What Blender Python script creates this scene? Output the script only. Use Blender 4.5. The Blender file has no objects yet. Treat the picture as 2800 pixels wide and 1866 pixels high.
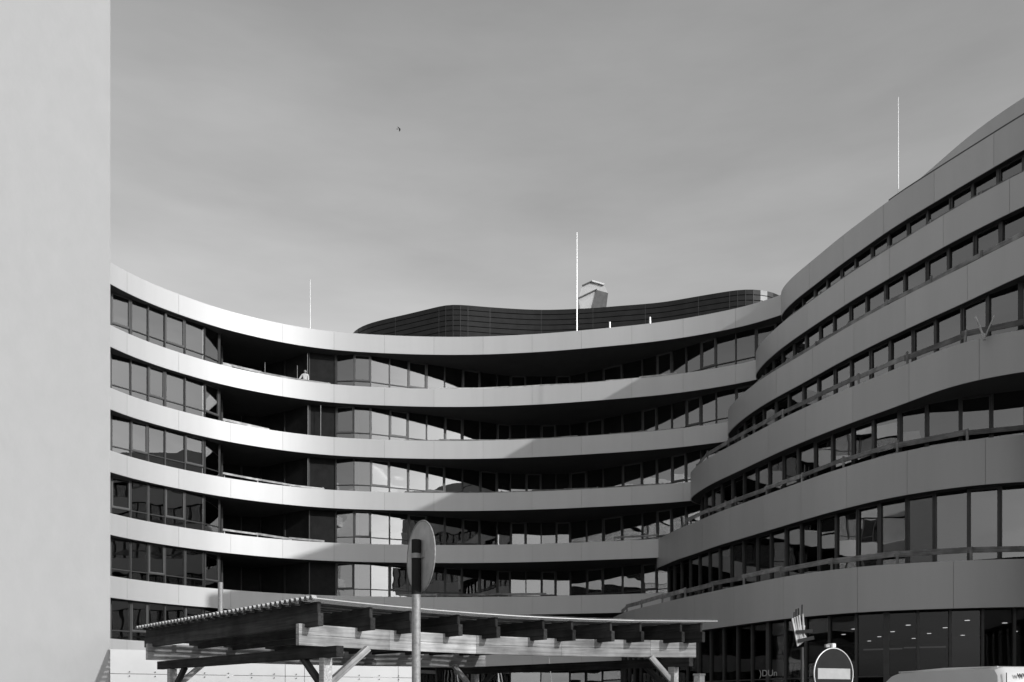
import bpy, bmesh, math, random
from mathutils import Vector, Matrix
random.seed(7)
R = math.radians
sc = bpy.context.scene

# ------------------------------------------------------------------ camera, sky, sun, exposure
F = 2333.33          # focal length in photo pixels (30 mm on a 36 mm wide frame, 2800 px)
YH = 1918.0          # horizon row of the photograph (just below its lower edge)
EYE = 1.6
cam_d = bpy.data.cameras.new('camera')
cam = bpy.data.objects.new('camera', cam_d)
sc.collection.objects.link(cam)
cam.location = (0, 0, EYE)
cam.rotation_euler = (R(90), 0, 0)
cam_d.sensor_width = 36.0
cam_d.lens = 30.0
cam_d.shift_y = (YH - 933.0) / 2800.0
cam_d.clip_start = 0.1
cam_d.clip_end = 4000
sc.camera = cam

SUN_AZ = 130.0       # clockwise from +Y
SUN_EL = 19.0
world = bpy.data.worlds.new('World')
sc.world = world
world.use_nodes = True
wn = world.node_tree
wn.nodes.clear()
w_out = wn.nodes.new('ShaderNodeOutputWorld')
w_bg = wn.nodes.new('ShaderNodeBackground')
w_sky = wn.nodes.new('ShaderNodeTexSky')
w_sky.sky_type = 'NISHITA'
w_sky.sun_disc = False
w_sky.sun_elevation = R(SUN_EL)
w_sky.sun_rotation = R(SUN_AZ)
w_sky.air_density = 2.0
w_sky.dust_density = 1.0
w_sky.ozone_density = 1.0
w_bw = wn.nodes.new('ShaderNodeRGBToBW')
# thin high cirrus: soft bands stretched along the horizon
w_tc = wn.nodes.new('ShaderNodeTexCoord')
w_map = wn.nodes.new('ShaderNodeMapping')
w_map.inputs['Scale'].default_value = (1.6, 1.6, 7.0)
w_noise = wn.nodes.new('ShaderNodeTexNoise')
w_noise.inputs['Scale'].default_value = 2.2
w_noise.inputs['Detail'].default_value = 5
w_noise.inputs['Roughness'].default_value = 0.55
w_mr = wn.nodes.new('ShaderNodeMapRange')
w_mr.inputs['From Min'].default_value = 0.3
w_mr.inputs['From Max'].default_value = 0.7
w_mr.inputs['To Min'].default_value = 0.90
w_mr.inputs['To Max'].default_value = 1.09
w_mul = wn.nodes.new('ShaderNodeMath'); w_mul.operation = 'MULTIPLY'
L = wn.links.new
L(w_tc.outputs['Generated'], w_map.inputs['Vector'])
L(w_map.outputs['Vector'], w_noise.inputs['Vector'])
L(w_noise.outputs['Fac'], w_mr.inputs['Value'])
L(w_sky.outputs['Color'], w_bw.inputs['Color'])
L(w_bw.outputs['Val'], w_mul.inputs[0])
L(w_mr.outputs['Result'], w_mul.inputs[1])
L(w_mul.outputs['Value'], w_bg.inputs['Color'])
L(w_bg.outputs['Background'], w_out.inputs['Surface'])
w_bg.inputs['Strength'].default_value = 0.15

sun_d = bpy.data.lights.new('sun', 'SUN')
sun_d.energy = 2.2
sun_d.angle = R(0.53)
sun_d.color = (1.0, 1.0, 1.0)
sun = bpy.data.objects.new('sun', sun_d)
sc.collection.objects.link(sun)
s_dir = Vector((math.sin(R(SUN_AZ)) * math.cos(R(SUN_EL)), math.cos(R(SUN_AZ)) * math.cos(R(SUN_EL)), math.sin(R(SUN_EL))))
sun.rotation_euler = (-s_dir).to_track_quat('-Z', 'Y').to_euler()
sun.location = s_dir * 200

sc.view_settings.view_transform = 'Standard'
sc.view_settings.look = 'None'
sc.view_settings.gamma = 1.0
sc.view_settings.exposure = 0.12
sc.view_settings.use_curve_mapping = False
sc.render.engine = 'CYCLES'
sc.cycles.use_denoising = True
sc.cycles.max_bounces = 8
sc.cycles.transparent_max_bounces = 16
sc.cycles.sample_clamp_indirect = 6.0

# ------------------------------------------------------------------ materials (the photograph is black and white: every colour is neutral)
def new_mat(name):
    m = bpy.data.materials.new(name)
    m.use_nodes = True
    return m, m.node_tree, m.node_tree.nodes['Principled BSDF']

def g(v):
    return (v, v, v, 1.0)

def plain(name, v, rough=0.6, metal=0.0, var=0.12, scale=3.0, bump=0.0, per_obj=0.0, spec=0.5, stretch=(1, 1, 1)):
    m, nt, b = new_mat(name)
    tc = nt.nodes.new('ShaderNodeTexCoord')
    mp = nt.nodes.new('ShaderNodeMapping')
    mp.inputs['Scale'].default_value = stretch
    n = nt.nodes.new('ShaderNodeTexNoise')
    n.inputs['Scale'].default_value = scale
    n.inputs['Detail'].default_value = 6
    n.inputs['Roughness'].default_value = 0.6
    mr = nt.nodes.new('ShaderNodeMapRange')
    mr.inputs['From Min'].default_value = 0.25
    mr.inputs['From Max'].default_value = 0.75
    mr.inputs['To Min'].default_value = v * (1 - var)
    mr.inputs['To Max'].default_value = v * (1 + var)
    l = nt.links.new
    geo = nt.nodes.new('ShaderNodeNewGeometry')
    l(geo.outputs['Position'], mp.inputs['Vector'])
    l(mp.outputs['Vector'], n.inputs['Vector'])
    l(n.outputs['Fac'], mr.inputs['Value'])
    out = mr.outputs['Result']
    if per_obj > 0:
        oi = nt.nodes.new('ShaderNodeObjectInfo')
        r2 = nt.nodes.new('ShaderNodeMapRange')
        r2.inputs['To Min'].default_value = 1 - per_obj
        r2.inputs['To Max'].default_value = 1 + per_obj
        l(oi.outputs['Random'], r2.inputs['Value'])
        mu = nt.nodes.new('ShaderNodeMath'); mu.operation = 'MULTIPLY'
        l(out, mu.inputs[0]); l(r2.outputs['Result'], mu.inputs[1])
        out = mu.outputs['Value']
    l(out, b.inputs['Base Color'])
    b.inputs['Roughness'].default_value = rough
    b.inputs['Metallic'].default_value = metal
    b.inputs['Specular IOR Level'].default_value = spec
    if bump > 0:
        bp = nt.nodes.new('ShaderNodeBump')
        bp.inputs['Strength'].default_value = bump
        bp.inputs['Distance'].default_value = 0.02
        l(n.outputs['Fac'], bp.inputs['Height'])
        l(bp.outputs['Normal'], b.inputs['Normal'])
    return m

def wood(name, v, spec=0.4):
    m, nt, b = new_mat(name)
    l = nt.links.new
    tc = nt.nodes.new('ShaderNodeTexCoord')
    mp = nt.nodes.new('ShaderNodeMapping')
    mp.inputs['Scale'].default_value = (0.9, 22, 22)
    n = nt.nodes.new('ShaderNodeTexNoise')
    n.inputs['Scale'].default_value = 1.2
    n.inputs['Detail'].default_value = 8
    n.inputs['Roughness'].default_value = 0.65
    n.inputs['Distortion'].default_value = 0.6
    mr = nt.nodes.new('ShaderNodeMapRange')
    mr.inputs['From Min'].default_value = 0.3
    mr.inputs['From Max'].default_value = 0.7
    mr.inputs['To Min'].default_value = v * 0.5
    mr.inputs['To Max'].default_value = v * 1.35
    oi = nt.nodes.new('ShaderNodeObjectInfo')
    r2 = nt.nodes.new('ShaderNodeMapRange')
    r2.inputs['To Min'].default_value = 0.6
    r2.inputs['To Max'].default_value = 1.2
    mu = nt.nodes.new('ShaderNodeMath'); mu.operation = 'MULTIPLY'
    # knots
    vo = nt.nodes.new('ShaderNodeTexVoronoi')
    vo.inputs['Scale'].default_value = 1.0
    mp2 = nt.nodes.new('ShaderNodeMapping')
    mp2.inputs['Scale'].default_value = (1.1, 5.0, 5.0)
    kr = nt.nodes.new('ShaderNodeMapRange')
    kr.inputs['From Min'].default_value = 0.05
    kr.inputs['From Max'].default_value = 0.11
    kr.inputs['To Min'].default_value = 0.4
    kr.inputs['To Max'].default_value = 1.0
    mu2 = nt.nodes.new('ShaderNodeMath'); mu2.operation = 'MULTIPLY'
    l(tc.outputs['Object'], mp.inputs['Vector']); l(mp.outputs['Vector'], n.inputs['Vector'])
    l(tc.outputs['Object'], mp2.inputs['Vector']); l(mp2.outputs['Vector'], vo.inputs['Vector'])
    l(vo.outputs['Distance'], kr.inputs['Value'])
    l(n.outputs['Fac'], mr.inputs['Value'])
    l(oi.outputs['Random'], r2.inputs['Value'])
    l(mr.outputs['Result'], mu.inputs[0]); l(r2.outputs['Result'], mu.inputs[1])
    l(mu.outputs['Value'], mu2.inputs[0]); l(kr.outputs['Result'], mu2.inputs[1])
    n3 = nt.nodes.new('ShaderNodeTexNoise'); n3.inputs['Scale'].default_value = 2.3; n3.inputs['Detail'].default_value = 4
    r3 = nt.nodes.new('ShaderNodeMapRange')
    r3.inputs['From Min'].default_value = 0.35; r3.inputs['From Max'].default_value = 0.65
    r3.inputs['To Min'].default_value = 0.6; r3.inputs['To Max'].default_value = 1.1
    geo3 = nt.nodes.new('ShaderNodeNewGeometry')
    mu3 = nt.nodes.new('ShaderNodeMath'); mu3.operation = 'MULTIPLY'
    l(geo3.outputs['Position'], n3.inputs['Vector']); l(n3.outputs['Fac'], r3.inputs['Value'])
    l(mu2.outputs['Value'], mu3.inputs[0]); l(r3.outputs['Result'], mu3.inputs[1])
    l(mu3.outputs['Value'], b.inputs['Base Color'])
    b.inputs['Roughness'].default_value = 0.8
    b.inputs['Specular IOR Level'].default_value = spec
    bp = nt.nodes.new('ShaderNodeBump')
    bp.inputs['Strength'].default_value = 0.35
    bp.inputs['Distance'].default_value = 0.01
    l(n.outputs['Fac'], bp.inputs['Height']); l(bp.outputs['Normal'], b.inputs['Normal'])
    return m

def glass_mat(name, tint, ior, base=0.0):
    m = bpy.data.materials.new(name)
    m.use_nodes = True
    nt = m.node_tree; nt.nodes.clear()
    l = nt.links.new
    o = nt.nodes.new('ShaderNodeOutputMaterial')
    mix = nt.nodes.new('ShaderNodeMixShader')
    tr = nt.nodes.new('ShaderNodeBsdfTransparent'); tr.inputs['Color'].default_value = g(tint)
    gl = nt.nodes.new('ShaderNodeBsdfGlossy'); gl.inputs['Roughness'].default_value = 0.0
    gl.inputs['Color'].default_value = g(0.92)
    fr = nt.nodes.new('ShaderNodeFresnel'); fr.inputs['IOR'].default_value = ior
    geo = nt.nodes.new('ShaderNodeNewGeometry')
    mp = nt.nodes.new('ShaderNodeMapping'); mp.inputs['Scale'].default_value = (0.5, 0.5, 0.9)
    n = nt.nodes.new('ShaderNodeTexNoise'); n.inputs['Scale'].default_value = 1.0; n.inputs['Detail'].default_value = 1
    bp = nt.nodes.new('ShaderNodeBump'); bp.inputs['Strength'].default_value = 1.0; bp.inputs['Distance'].default_value = 0.006
    l(geo.outputs['Position'], mp.inputs['Vector']); l(mp.outputs['Vector'], n.inputs['Vector'])
    l(n.outputs['Fac'], bp.inputs['Height']); l(bp.outputs['Normal'], gl.inputs['Normal'])
    l(fr.outputs['Fac'], mix.inputs['Fac'])
    l(tr.outputs['BSDF'], mix.inputs[1]); l(gl.outputs['BSDF'], mix.inputs[2])
    l(mix.outputs['Shader'], o.inputs['Surface'])
    return m

def roof_sheet_mat(name):
    m = bpy.data.materials.new(name)
    m.use_nodes = True
    nt = m.node_tree; nt.nodes.clear()
    l = nt.links.new
    o = nt.nodes.new('ShaderNodeOutputMaterial')
    mix = nt.nodes.new('ShaderNodeMixShader'); mix.inputs['Fac'].default_value = 0.42
    tr = nt.nodes.new('ShaderNodeBsdfTransparent'); tr.inputs['Color'].default_value = g(0.9)
    b = nt.nodes.new('ShaderNodeBsdfPrincipled')
    geo = nt.nodes.new('ShaderNodeNewGeometry')
    n = nt.nodes.new('ShaderNodeTexNoise'); n.inputs['Scale'].default_value = 6.0; n.inputs['Detail'].default_value = 6
    mr = nt.nodes.new('ShaderNodeMapRange')
    mr.inputs['From Min'].default_value = 0.3; mr.inputs['From Max'].default_value = 0.7
    mr.inputs['To Min'].default_value = 0.06; mr.inputs['To Max'].default_value = 0.26
    l(geo.outputs['Position'], n.inputs['Vector']); l(n.outputs['Fac'], mr.inputs['Value'])
    l(mr.outputs['Result'], mix.inputs['Fac'])
    b.inputs['Base Color'].default_value = g(0.3); b.inputs['Roughness'].default_value = 0.4
    l(tr.outputs['BSDF'], mix.inputs[1]); l(b.outputs['BSDF'], mix.inputs[2])
    l(mix.outputs['Shader'], o.inputs['Surface'])
    return m

def emit_mat(name, v):
    m = bpy.data.materials.new(name)
    m.use_nodes = True
    nt = m.node_tree; nt.nodes.clear()
    o = nt.nodes.new('ShaderNodeOutputMaterial')
    e = nt.nodes.new('ShaderNodeEmission')
    e.inputs['Color'].default_value = g(1.0); e.inputs['Strength'].default_value = v
    nt.links.new(e.outputs['Emission'], o.inputs['Surface'])
    return m

M = {}
M['clad'] = plain('satin_cladding', 0.54, rough=0.5, metal=0.2, var=0.04, scale=1.0, per_obj=0.03, stretch=(1, 1, .08))
M['clad_dark'] = plain('satin_cladding_grey', 0.44, rough=0.48, metal=0.3, var=0.05, scale=1.0, per_obj=0.04, stretch=(1, 1, .08))
M['slab'] = plain('concrete_slab', 0.10, rough=0.9, var=0.2, scale=0.8)
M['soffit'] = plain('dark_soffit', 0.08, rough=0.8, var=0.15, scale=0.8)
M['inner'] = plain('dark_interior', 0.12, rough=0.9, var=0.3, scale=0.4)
M['column'] = plain('white_column_paint', 0.6, rough=0.7, var=0.05)
M['frame'] = plain('dark_window_frame', 0.04, rough=0.45, var=0.2, scale=4)
M['sash'] = plain('grey_sash_frame', 0.09, rough=0.5, var=0.15, scale=4)
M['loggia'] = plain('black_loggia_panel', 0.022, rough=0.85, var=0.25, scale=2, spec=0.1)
M['glass'] = glass_mat('window_glass', 0.50, 3.0)
M['glass_r'] = glass_mat('clear_window_glass', 0.36, 2.6)
M['glass_g'] = glass_mat('shopfront_glass', 0.5, 1.42)
M['louvre'] = plain('black_louvre_metal', 0.03, rough=0.3, metal=0.7, var=0.25, scale=2)
M['rib'] = plain('screen_rib_metal', 0.09, rough=0.3, metal=0.8, var=0.3, scale=3)
M['tower'] = plain('white_render', 0.44, rough=0.9, var=0.035, scale=3.0, stretch=(1, 1, 0.6), bump=0.3)
M['hoard'] = plain('white_hoarding_board', 0.62, rough=0.55, var=0.05, scale=2.0, per_obj=0.03)
M['dot'] = plain('dark_bolt', 0.05, rough=0.5)
M['wood'] = wood('weathered_timber', 0.46)
M['wood_dark'] = wood('shade_dark_timber', 0.05, 0.1)  # timber out of the sun: its shade is put into the base colour
M['wood_rail'] = wood('grey_scaffold_plank', 0.30)
M['wood_pale'] = wood('fresh_pale_plank', 0.62)
M['sheet'] = roof_sheet_mat('translucent_corrugated_sheet')
M['galv'] = plain('galvanised_steel', 0.30, rough=0.55, metal=0.25, var=0.35, scale=30, bump=0.2)
M['sign_back'] = plain('weathered_sign_back', 0.42, rough=0.6, metal=0.2, var=0.22, scale=9)
M['sign_dark'] = plain('dark_sign_field', 0.016, rough=0.6, var=0.2, scale=8, spec=0.15)
M['sign_white'] = plain('pale_sign_bar', 0.40, rough=0.5, var=0.12, scale=10)
M['white'] = plain('white_paint', 0.78, rough=0.4, var=0.04)
M['van'] = plain('white_van_paint', 0.68, rough=0.3, var=0.05, scale=1.5)
M['rubber'] = plain('black_rubber', 0.02, rough=0.8)
M['rod'] = plain('pale_rod_metal', 0.8, rough=0.35, metal=0.3, var=0.05)
M['asphalt'] = plain('asphalt', 0.16, rough=0.9, var=0.3, scale=2.0, bump=0.3)
M['duct'] = plain('pale_duct_metal', 0.55, rough=0.5, metal=0.3, var=0.1, scale=2)
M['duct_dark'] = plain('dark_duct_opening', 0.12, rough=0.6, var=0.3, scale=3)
M['lamp'] = emit_mat('lit_downlight', 2.2)
M['bar'] = emit_mat('dim_light_bar', 0.10)
M['bird'] = plain('dark_feathers', 0.03, rough=0.8)
M['shirt'] = plain('pale_workwear', 0.62, rough=0.9, var=0.15, scale=8)
M['skin'] = plain('skin', 0.35, rough=0.6, var=0.1, scale=10)
M['hair'] = plain('dark_hair', 0.03, rough=0.7)
M['sack'] = plain('pale_sack', 0.6, rough=0.9, var=0.15, scale=12, bump=0.5)

# ------------------------------------------------------------------ helpers
COL = sc.collection

def wl(o):
    v = Vector((0, 0, 0))
    while o is not None:
        v = v + o.location
        o = o.parent
    return v

def link(o, parent=None):
    COL.objects.link(o)
    if parent is not None:
        off = wl(parent)
        o.parent = parent
        o.location = Vector(o.location) - off
    return o

def obj(name, me, mat, parent=None, loc=(0, 0, 0), rotz=0.0, scale=(1, 1, 1)):
    if mat is not None and len(me.materials) == 0:
        me.materials.append(mat)
    o = bpy.data.objects.new(name, me)
    o.location = loc
    o.rotation_euler = (0, 0, rotz)
    o.scale = scale
    return link(o, parent)

def tag(o, label=None, cat=None, group=None, kind=None):
    if label: o['label'] = label
    if cat: o['category'] = cat
    if group: o['group'] = group
    if kind: o['kind'] = kind
    return o

def thing(name, label, cat, loc, group=None):
    o = bpy.data.objects.new(name, None)
    o.location = loc
    o.empty_display_size = 0.3
    COL.objects.link(o)
    return tag(o, label, cat, group)

def mesh_from(verts, faces, name='mesh', smooth=False, angle=30):
    me = bpy.data.meshes.new(name)
    me.from_pydata([tuple(v) for v in verts], [], faces)
    me.update()
    if smooth:
        for p in me.polygons: p.use_smooth = True
        try: me.set_sharp_from_angle(angle=R(angle))
        except Exception: pass
    return me

def unit_box():
    v = [(-.5, -.5, -.5), (.5, -.5, -.5), (.5, .5, -.5), (-.5, .5, -.5), (-.5, -.5, .5), (.5, -.5, .5), (.5, .5, .5), (-.5, .5, .5)]
    f = [(0, 3, 2, 1), (4, 5, 6, 7), (0, 1, 5, 4), (1, 2, 6, 5), (2, 3, 7, 6), (3, 0, 4, 7)]
    return v, f

def box_mesh(sx, sy, sz, bev=0.0, name='box'):
    v, f = unit_box()
    me = mesh_from([(a * sx, b * sy, c * sz) for a, b, c in v], f, name)
    if bev > 0:
        bm = bmesh.new(); bm.from_mesh(me)
        bmesh.ops.bevel(bm, geom=bm.edges[:], offset=bev, segments=1, affect='EDGES')
        bm.to_mesh(me); bm.free()
    return me

_shared = {}
def shared_box(mat):
    k = 'ub_' + mat
    if k not in _shared:
        v, f = unit_box()
        me = mesh_from(v, f, k); me.materials.append(M[mat])
        _shared[k] = me
    return _shared[k]

def beam(name, a, b, w, h, mat, parent, up=Vector((0, 0, 1)), roll=0.0, bev=0.006):
    """a box running from a to b (world), its local x along the beam; w across, h upright"""
    a = Vector(a); b = Vector(b)
    d = b - a; ln = d.length
    x = d.normalized()
    y = up.cross(x)
    if y.length < 1e-4: y = Vector((0, 1, 0))
    y.normalize()
    z = x.cross(y)
    me = box_mesh(ln, w, h, min(bev, w * .2, h * .2), name)
    me.materials.append(M[mat])
    o = bpy.data.objects.new(name, me)
    o.rotation_euler = Matrix((x, y, z)).transposed().to_euler()
    if roll: o.rotation_euler.rotate_axis('X', roll)
    o.location = (a + b) / 2
    return link(o, parent)

def cyl_mesh(r0, r1, h, n=16, name='cyl', cap=True):
    v = []; f = []
    for i in range(n):
        a = 2 * math.pi * i / n
        v.append((r0 * math.cos(a), r0 * math.sin(a), 0))
    for i in range(n):
        a = 2 * math.pi * i / n
        v.append((r1 * math.cos(a), r1 * math.sin(a), h))
    for i in range(n):
        j = (i + 1) % n
        f.append((i, j, n + j, n + i))
    if cap:
        f.append(tuple(range(n - 1, -1, -1))); f.append(tuple(range(n, 2 * n)))
    return mesh_from(v, f, name, smooth=True, angle=40)

# plan points: a photo pixel on an edge whose height above the eye is known gives a place in the yard
def pd(x, d):
    return Vector(((x - 1400.0) / F * d, d))

def pz(x, y, z):
    return pd(x, F * z / (YH - y))

def pt3(x, y, d):
    return Vector(((x - 1400.0) / F * d, d, EYE + (YH - y) / F * d))

def catmull(pts, step=0.25):
    out = []
    n = len(pts)
    for i in range(n - 1):
        p0 = pts[max(i - 1, 0)]; p1 = pts[i]; p2 = pts[i + 1]; p3 = pts[min(i + 2, n - 1)]
        k = max(2, int((p2 - p1).length / step))
        for j in range(k):
            t = j / k
            out.append(0.5 * ((2 * p1) + (p2 - p0) * t + (2 * p0 - 5 * p1 + 4 * p2 - p3) * t * t + (3 * p1 - p0 - 3 * p2 + p3) * t ** 3))
    out.append(pts[-1].copy())
    return out

def resample(pts, step):
    L_ = [0.0]
    for a, b in zip(pts, pts[1:]): L_.append(L_[-1] + (b - a).length)
    n = max(1, round(L_[-1] / step))
    out = []; k = 0
    for i in range(n + 1):
        s = L_[-1] * i / n
        while k < len(L_) - 2 and L_[k + 1] < s: k += 1
        t = (s - L_[k]) / max(1e-9, L_[k + 1] - L_[k])
        out.append(pts[k].lerp(pts[k + 1], min(1, max(0, t))))
    return out

def smooth(pts, it):
    p = [q.copy() for q in pts]
    for _ in range(it):
        q = [v.copy() for v in p]
        for i in range(1, len(p) - 1):
            q[i] = p[i] * .5 + (p[i - 1] + p[i + 1]) * .25
        p = q
    return p

def normals(pts):
    out = []
    for i in range(len(pts)):
        t = pts[min(i + 1, len(pts) - 1)] - pts[max(i - 1, 0)]
        t.normalize()
        out.append(Vector((t.y, -t.x)))      # towards the yard
    return out

def offset(pts, d):
    return [p - n * d for p, n in zip(pts, normals(pts))]

def strip_solid(outer, inner, z0, z1, name):
    """closed solid between two plan polylines of equal length"""
    n = len(outer); v = []; f = []
    for p in outer: v.append((p.x, p.y, z0))
    for p in outer: v.append((p.x, p.y, z1))
    for p in inner: v.append((p.x, p.y, z0))
    for p in inner: v.append((p.x, p.y, z1))
    for i in range(n - 1):
        f.append((i, i + 1, n + i + 1, n + i))
        f.append((2 * n + i + 1, 2 * n + i, 3 * n + i, 3 * n + i + 1))
        f.append((n + i, n + i + 1, 3 * n + i + 1, 3 * n + i))
        f.append((i + 1, i, 2 * n + i, 2 * n + i + 1))
    f.append((0, n, 3 * n, 2 * n)); f.append((n - 1, 3 * n - 1, 4 * n - 1, 2 * n - 1))
    return mesh_from(v, f, name, smooth=True, angle=25)

# ------------------------------------------------------------------ the ground
gm = mesh_from([(-900, -700, 0), (900, -700, 0), (900, 1500, 0), (-900, 1500, 0)], [(0, 1, 2, 3)], 'ground')
tag(obj('ground', gm, M['asphalt']), kind='structure')

# ------------------------------------------------------------------ the curved office block (left and middle)
FLOOR = 3.6
ZL = [FLOOR * (8 - i) for i in range(1, 8)]      # tops of the seven bands above the eye
HL = 1.24
edge_px = [(120, 596), (210, 658), (300.8, 718.3), (356.5, 748.9), (399.4, 768.8), (433, 784), (489.7, 805), (557, 830), (600, 844), (647.3, 857), (708.5, 872.2), (769.7, 885.7),
           (848.4, 899.5), (922.8, 908.5), (1000, 914.2), (1053, 917), (1144.9, 920.6), (1236.7, 921.8), (1328.5, 920.6), (1389.8, 918), (1481.6, 913),
           (1579.5, 905), (1640.8, 899), (1775.5, 885.4), (1898, 867), (2020, 842.5), (2081.6, 826), (2130.5, 808.9), (2200, 782), (2260, 757)]
edgeL = smooth(resample(catmull([Vector((-26.2, 20.0)), Vector((-26.6, 28.0)), Vector((-26.3, 36.0))] + [pz(x, y, ZL[0]) for x, y in edge_px]), 0.4), 12)
blockL = thing('curved_office_block', 'curved pale-banded office block with deep dark loggias wrapping the left and middle of the yard', 'building', (0, 60, 0))

def build_band(block, edge, ztop, h, mat, panel_w, depth_fn, name='floor_slab'):
    zt = EYE + ztop; zb = zt - h
    core_o = offset(edge, 0.07)
    core_i = offset(edge, 0.22)
    inner = depth_fn(edge)
    # slab with upstand, one solid
    n = len(edge)
    v = []; f = []
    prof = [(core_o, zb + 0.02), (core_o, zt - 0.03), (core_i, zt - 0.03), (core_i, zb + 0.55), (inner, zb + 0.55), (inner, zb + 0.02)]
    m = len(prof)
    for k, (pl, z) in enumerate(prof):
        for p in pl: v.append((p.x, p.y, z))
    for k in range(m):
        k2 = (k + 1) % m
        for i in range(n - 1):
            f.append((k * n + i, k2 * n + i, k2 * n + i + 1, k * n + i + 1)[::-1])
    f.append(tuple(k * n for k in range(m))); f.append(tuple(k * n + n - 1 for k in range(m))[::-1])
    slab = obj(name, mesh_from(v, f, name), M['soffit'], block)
    # cladding panels
    fine = resample(edge, 0.2)
    per = max(2, round(panel_w / 0.2))
    i = 0
    while i < len(fine) - 2:
        j = min(len(fine) - 1, i + per)
        if len(fine) - 1 - j < per // 2: j = len(fine) - 1
        seg = [q.copy() for q in fine[i:j + 1]]
        t0 = (seg[1] - seg[0]).normalized(); t1 = (seg[-1] - seg[-2]).normalized()
        seg[0] = seg[0] + t0 * 0.006; seg[-1] = seg[-1] - t1 * 0.006
        me = strip_solid(seg, offset(seg, 0.05), zb, zt, 'cladding_panel')
        obj('cladding_panel', me, mat, slab)
        i = j
    return slab

def depthL(e):
    return offset(e, 13.0)

for i, z in enumerate(ZL):
    build_band(blockL, edgeL, z, HL, M['clad'], 3.4, depthL)

glass_pts = [(120, 44.9), (210, 47.0), (302, 50.0), (356, 50.9), (450, 52.6), (557, 54.6), (598, 55.7), (605, 57.4), (606, 60.2), (660, 60.9), (714, 61.2), (780, 60.0), (846, 58.7), (919, 59.15), (968, 59.05), (1013, 59.25),
             (1359, 62.7), (1396, 62.95), (1480, 63.05), (1560, 62.9), (1650, 61.6), (1757, 59.9), (1838, 58.5), (1959, 56.3), (2124, 54.2), (2230, 52.4)]
glassL = [pd(x, d) for x, d in glass_pts]

def modules(path, w):
    out = [path[0]]
    for a, b in zip(path, path[1:]):
        k = max(1, round((b - a).length / w))
        for j in range(1, k + 1): out.append(a.lerp(b, j / k))
    return out

def ring_mesh(w, h, t, dep, name='sash_frame'):
    bm = bmesh.new()
    def bx(cx, cz, sx, sz):
        r = bmesh.ops.create_cube(bm, size=1.0)
        for q in r['verts']:
            q.co = Vector((q.co.x * sx + cx, q.co.y * dep, q.co.z * sz + cz))
    bx(-(w - t) / 2, 0, t, h); bx((w - t) / 2, 0, t, h)
    bx(0, (h - t) / 2, w - 2 * t, t); bx(0, -(h - t) / 2, w - 2 * t, t)
    me = bpy.data.meshes.new(name); bm.to_mesh(me); bm.free()
    return me

def glaze(block, path, z0, z1, w, transom=None, sash_every=0, mull_w=0.07, seed=0, sash_mat='sash', gm='glass', part='window_pane'):
    """panes, mullions and transoms on a plan polyline between two heights (above the eye)"""
    rnd = random.Random(seed)
    ms = modules(path, w)
    h = z1 - z0; zc = EYE + (z0 + z1) / 2
    for k, (a, b) in enumerate(zip(ms, ms[1:])):
        d = b - a; ln = d.length
        if ln < 0.15: continue
        c = (a + b) / 2; rz = math.atan2(d.y, d.x)
        o = bpy.data.objects.new(part, shared_box(gm))
        o.location = (c.x, c.y, zc); o.scale = (ln - 0.02, 0.022, h)
        o.rotation_euler = (R(rnd.uniform(-.25, .25)), 0, rz + R(rnd.uniform(-.35, .35)))
        link(o, block)
        nx, ny = d.y / ln, -d.x / ln
        if transom is not None:
            t = bpy.data.objects.new('transom', shared_box('frame'))
            t.location = (c.x + nx * .03, c.y + ny * .03, EYE + z0 + transom); t.scale = (ln - mull_w, 0.09, 0.055)
            t.rotation_euler = (0, 0, rz); link(t, block)
        if sash_every and (k + seed) % sash_every == 1:
            zz0 = z0 + (transom or 0) + 0.03
            me = ring_mesh(ln - mull_w, z1 - zz0, 0.085, 0.06)
            obj('sash_frame', me, M[sash_mat], block, (c.x + nx * .05, c.y + ny * .05, EYE + (zz0 + z1) / 2), rz)
        m = bpy.data.objects.new('mullion', shared_box('frame'))
        wide = mull_w * (2.0 if (k * 7 + seed) % 5 == 0 else 1.0)
        m.location = (a.x + nx * .04, a.y + ny * .04, zc); m.scale = (wide, 0.14, h)
        m.rotation_euler = (0, 0, rz); link(m, block)

for i in range(6):
    z1 = ZL[i] - HL + 0.02
    z0 = ZL[i + 1] - 0.69
    glaze(blockL, glassL[:7], z0, z1, 1.32, transom=1.25, sash_every=3, seed=i)
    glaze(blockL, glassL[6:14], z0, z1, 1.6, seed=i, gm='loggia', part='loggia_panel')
    glaze(blockL, glassL[13:], z0, z1, 1.32, transom=1.25, sash_every=3, seed=i)
    ext = [Vector((-26.9, 20.0)), Vector((-27.3, 28.0)), Vector((-26.9, 36.0)), glassL[0]]
    obj('side_glazing', strip_solid(ext, offset(ext, .03), EYE + z0, EYE + z1, 'side_glazing'), M['glass'], blockL)
# ground floor of the curved block
glaze(blockL, [p + Vector((0, .6)) for p in glassL], -EYE + 0.02, ZL[6] - HL + 0.02, 1.6, transom=2.3, seed=9)
# dark inner walls and columns seen through the glass
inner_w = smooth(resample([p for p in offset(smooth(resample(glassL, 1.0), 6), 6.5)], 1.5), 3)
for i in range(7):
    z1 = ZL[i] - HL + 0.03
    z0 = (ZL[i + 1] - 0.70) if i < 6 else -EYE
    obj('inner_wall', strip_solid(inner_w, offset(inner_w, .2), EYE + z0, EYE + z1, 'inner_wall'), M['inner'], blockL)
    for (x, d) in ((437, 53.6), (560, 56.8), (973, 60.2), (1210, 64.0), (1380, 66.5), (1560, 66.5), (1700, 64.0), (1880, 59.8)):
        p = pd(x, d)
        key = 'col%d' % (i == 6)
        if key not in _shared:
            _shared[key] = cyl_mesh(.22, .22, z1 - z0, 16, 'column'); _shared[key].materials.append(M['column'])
        obj('column', _shared[key], None, blockL, (p.x, p.y, EYE + z0))

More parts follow.
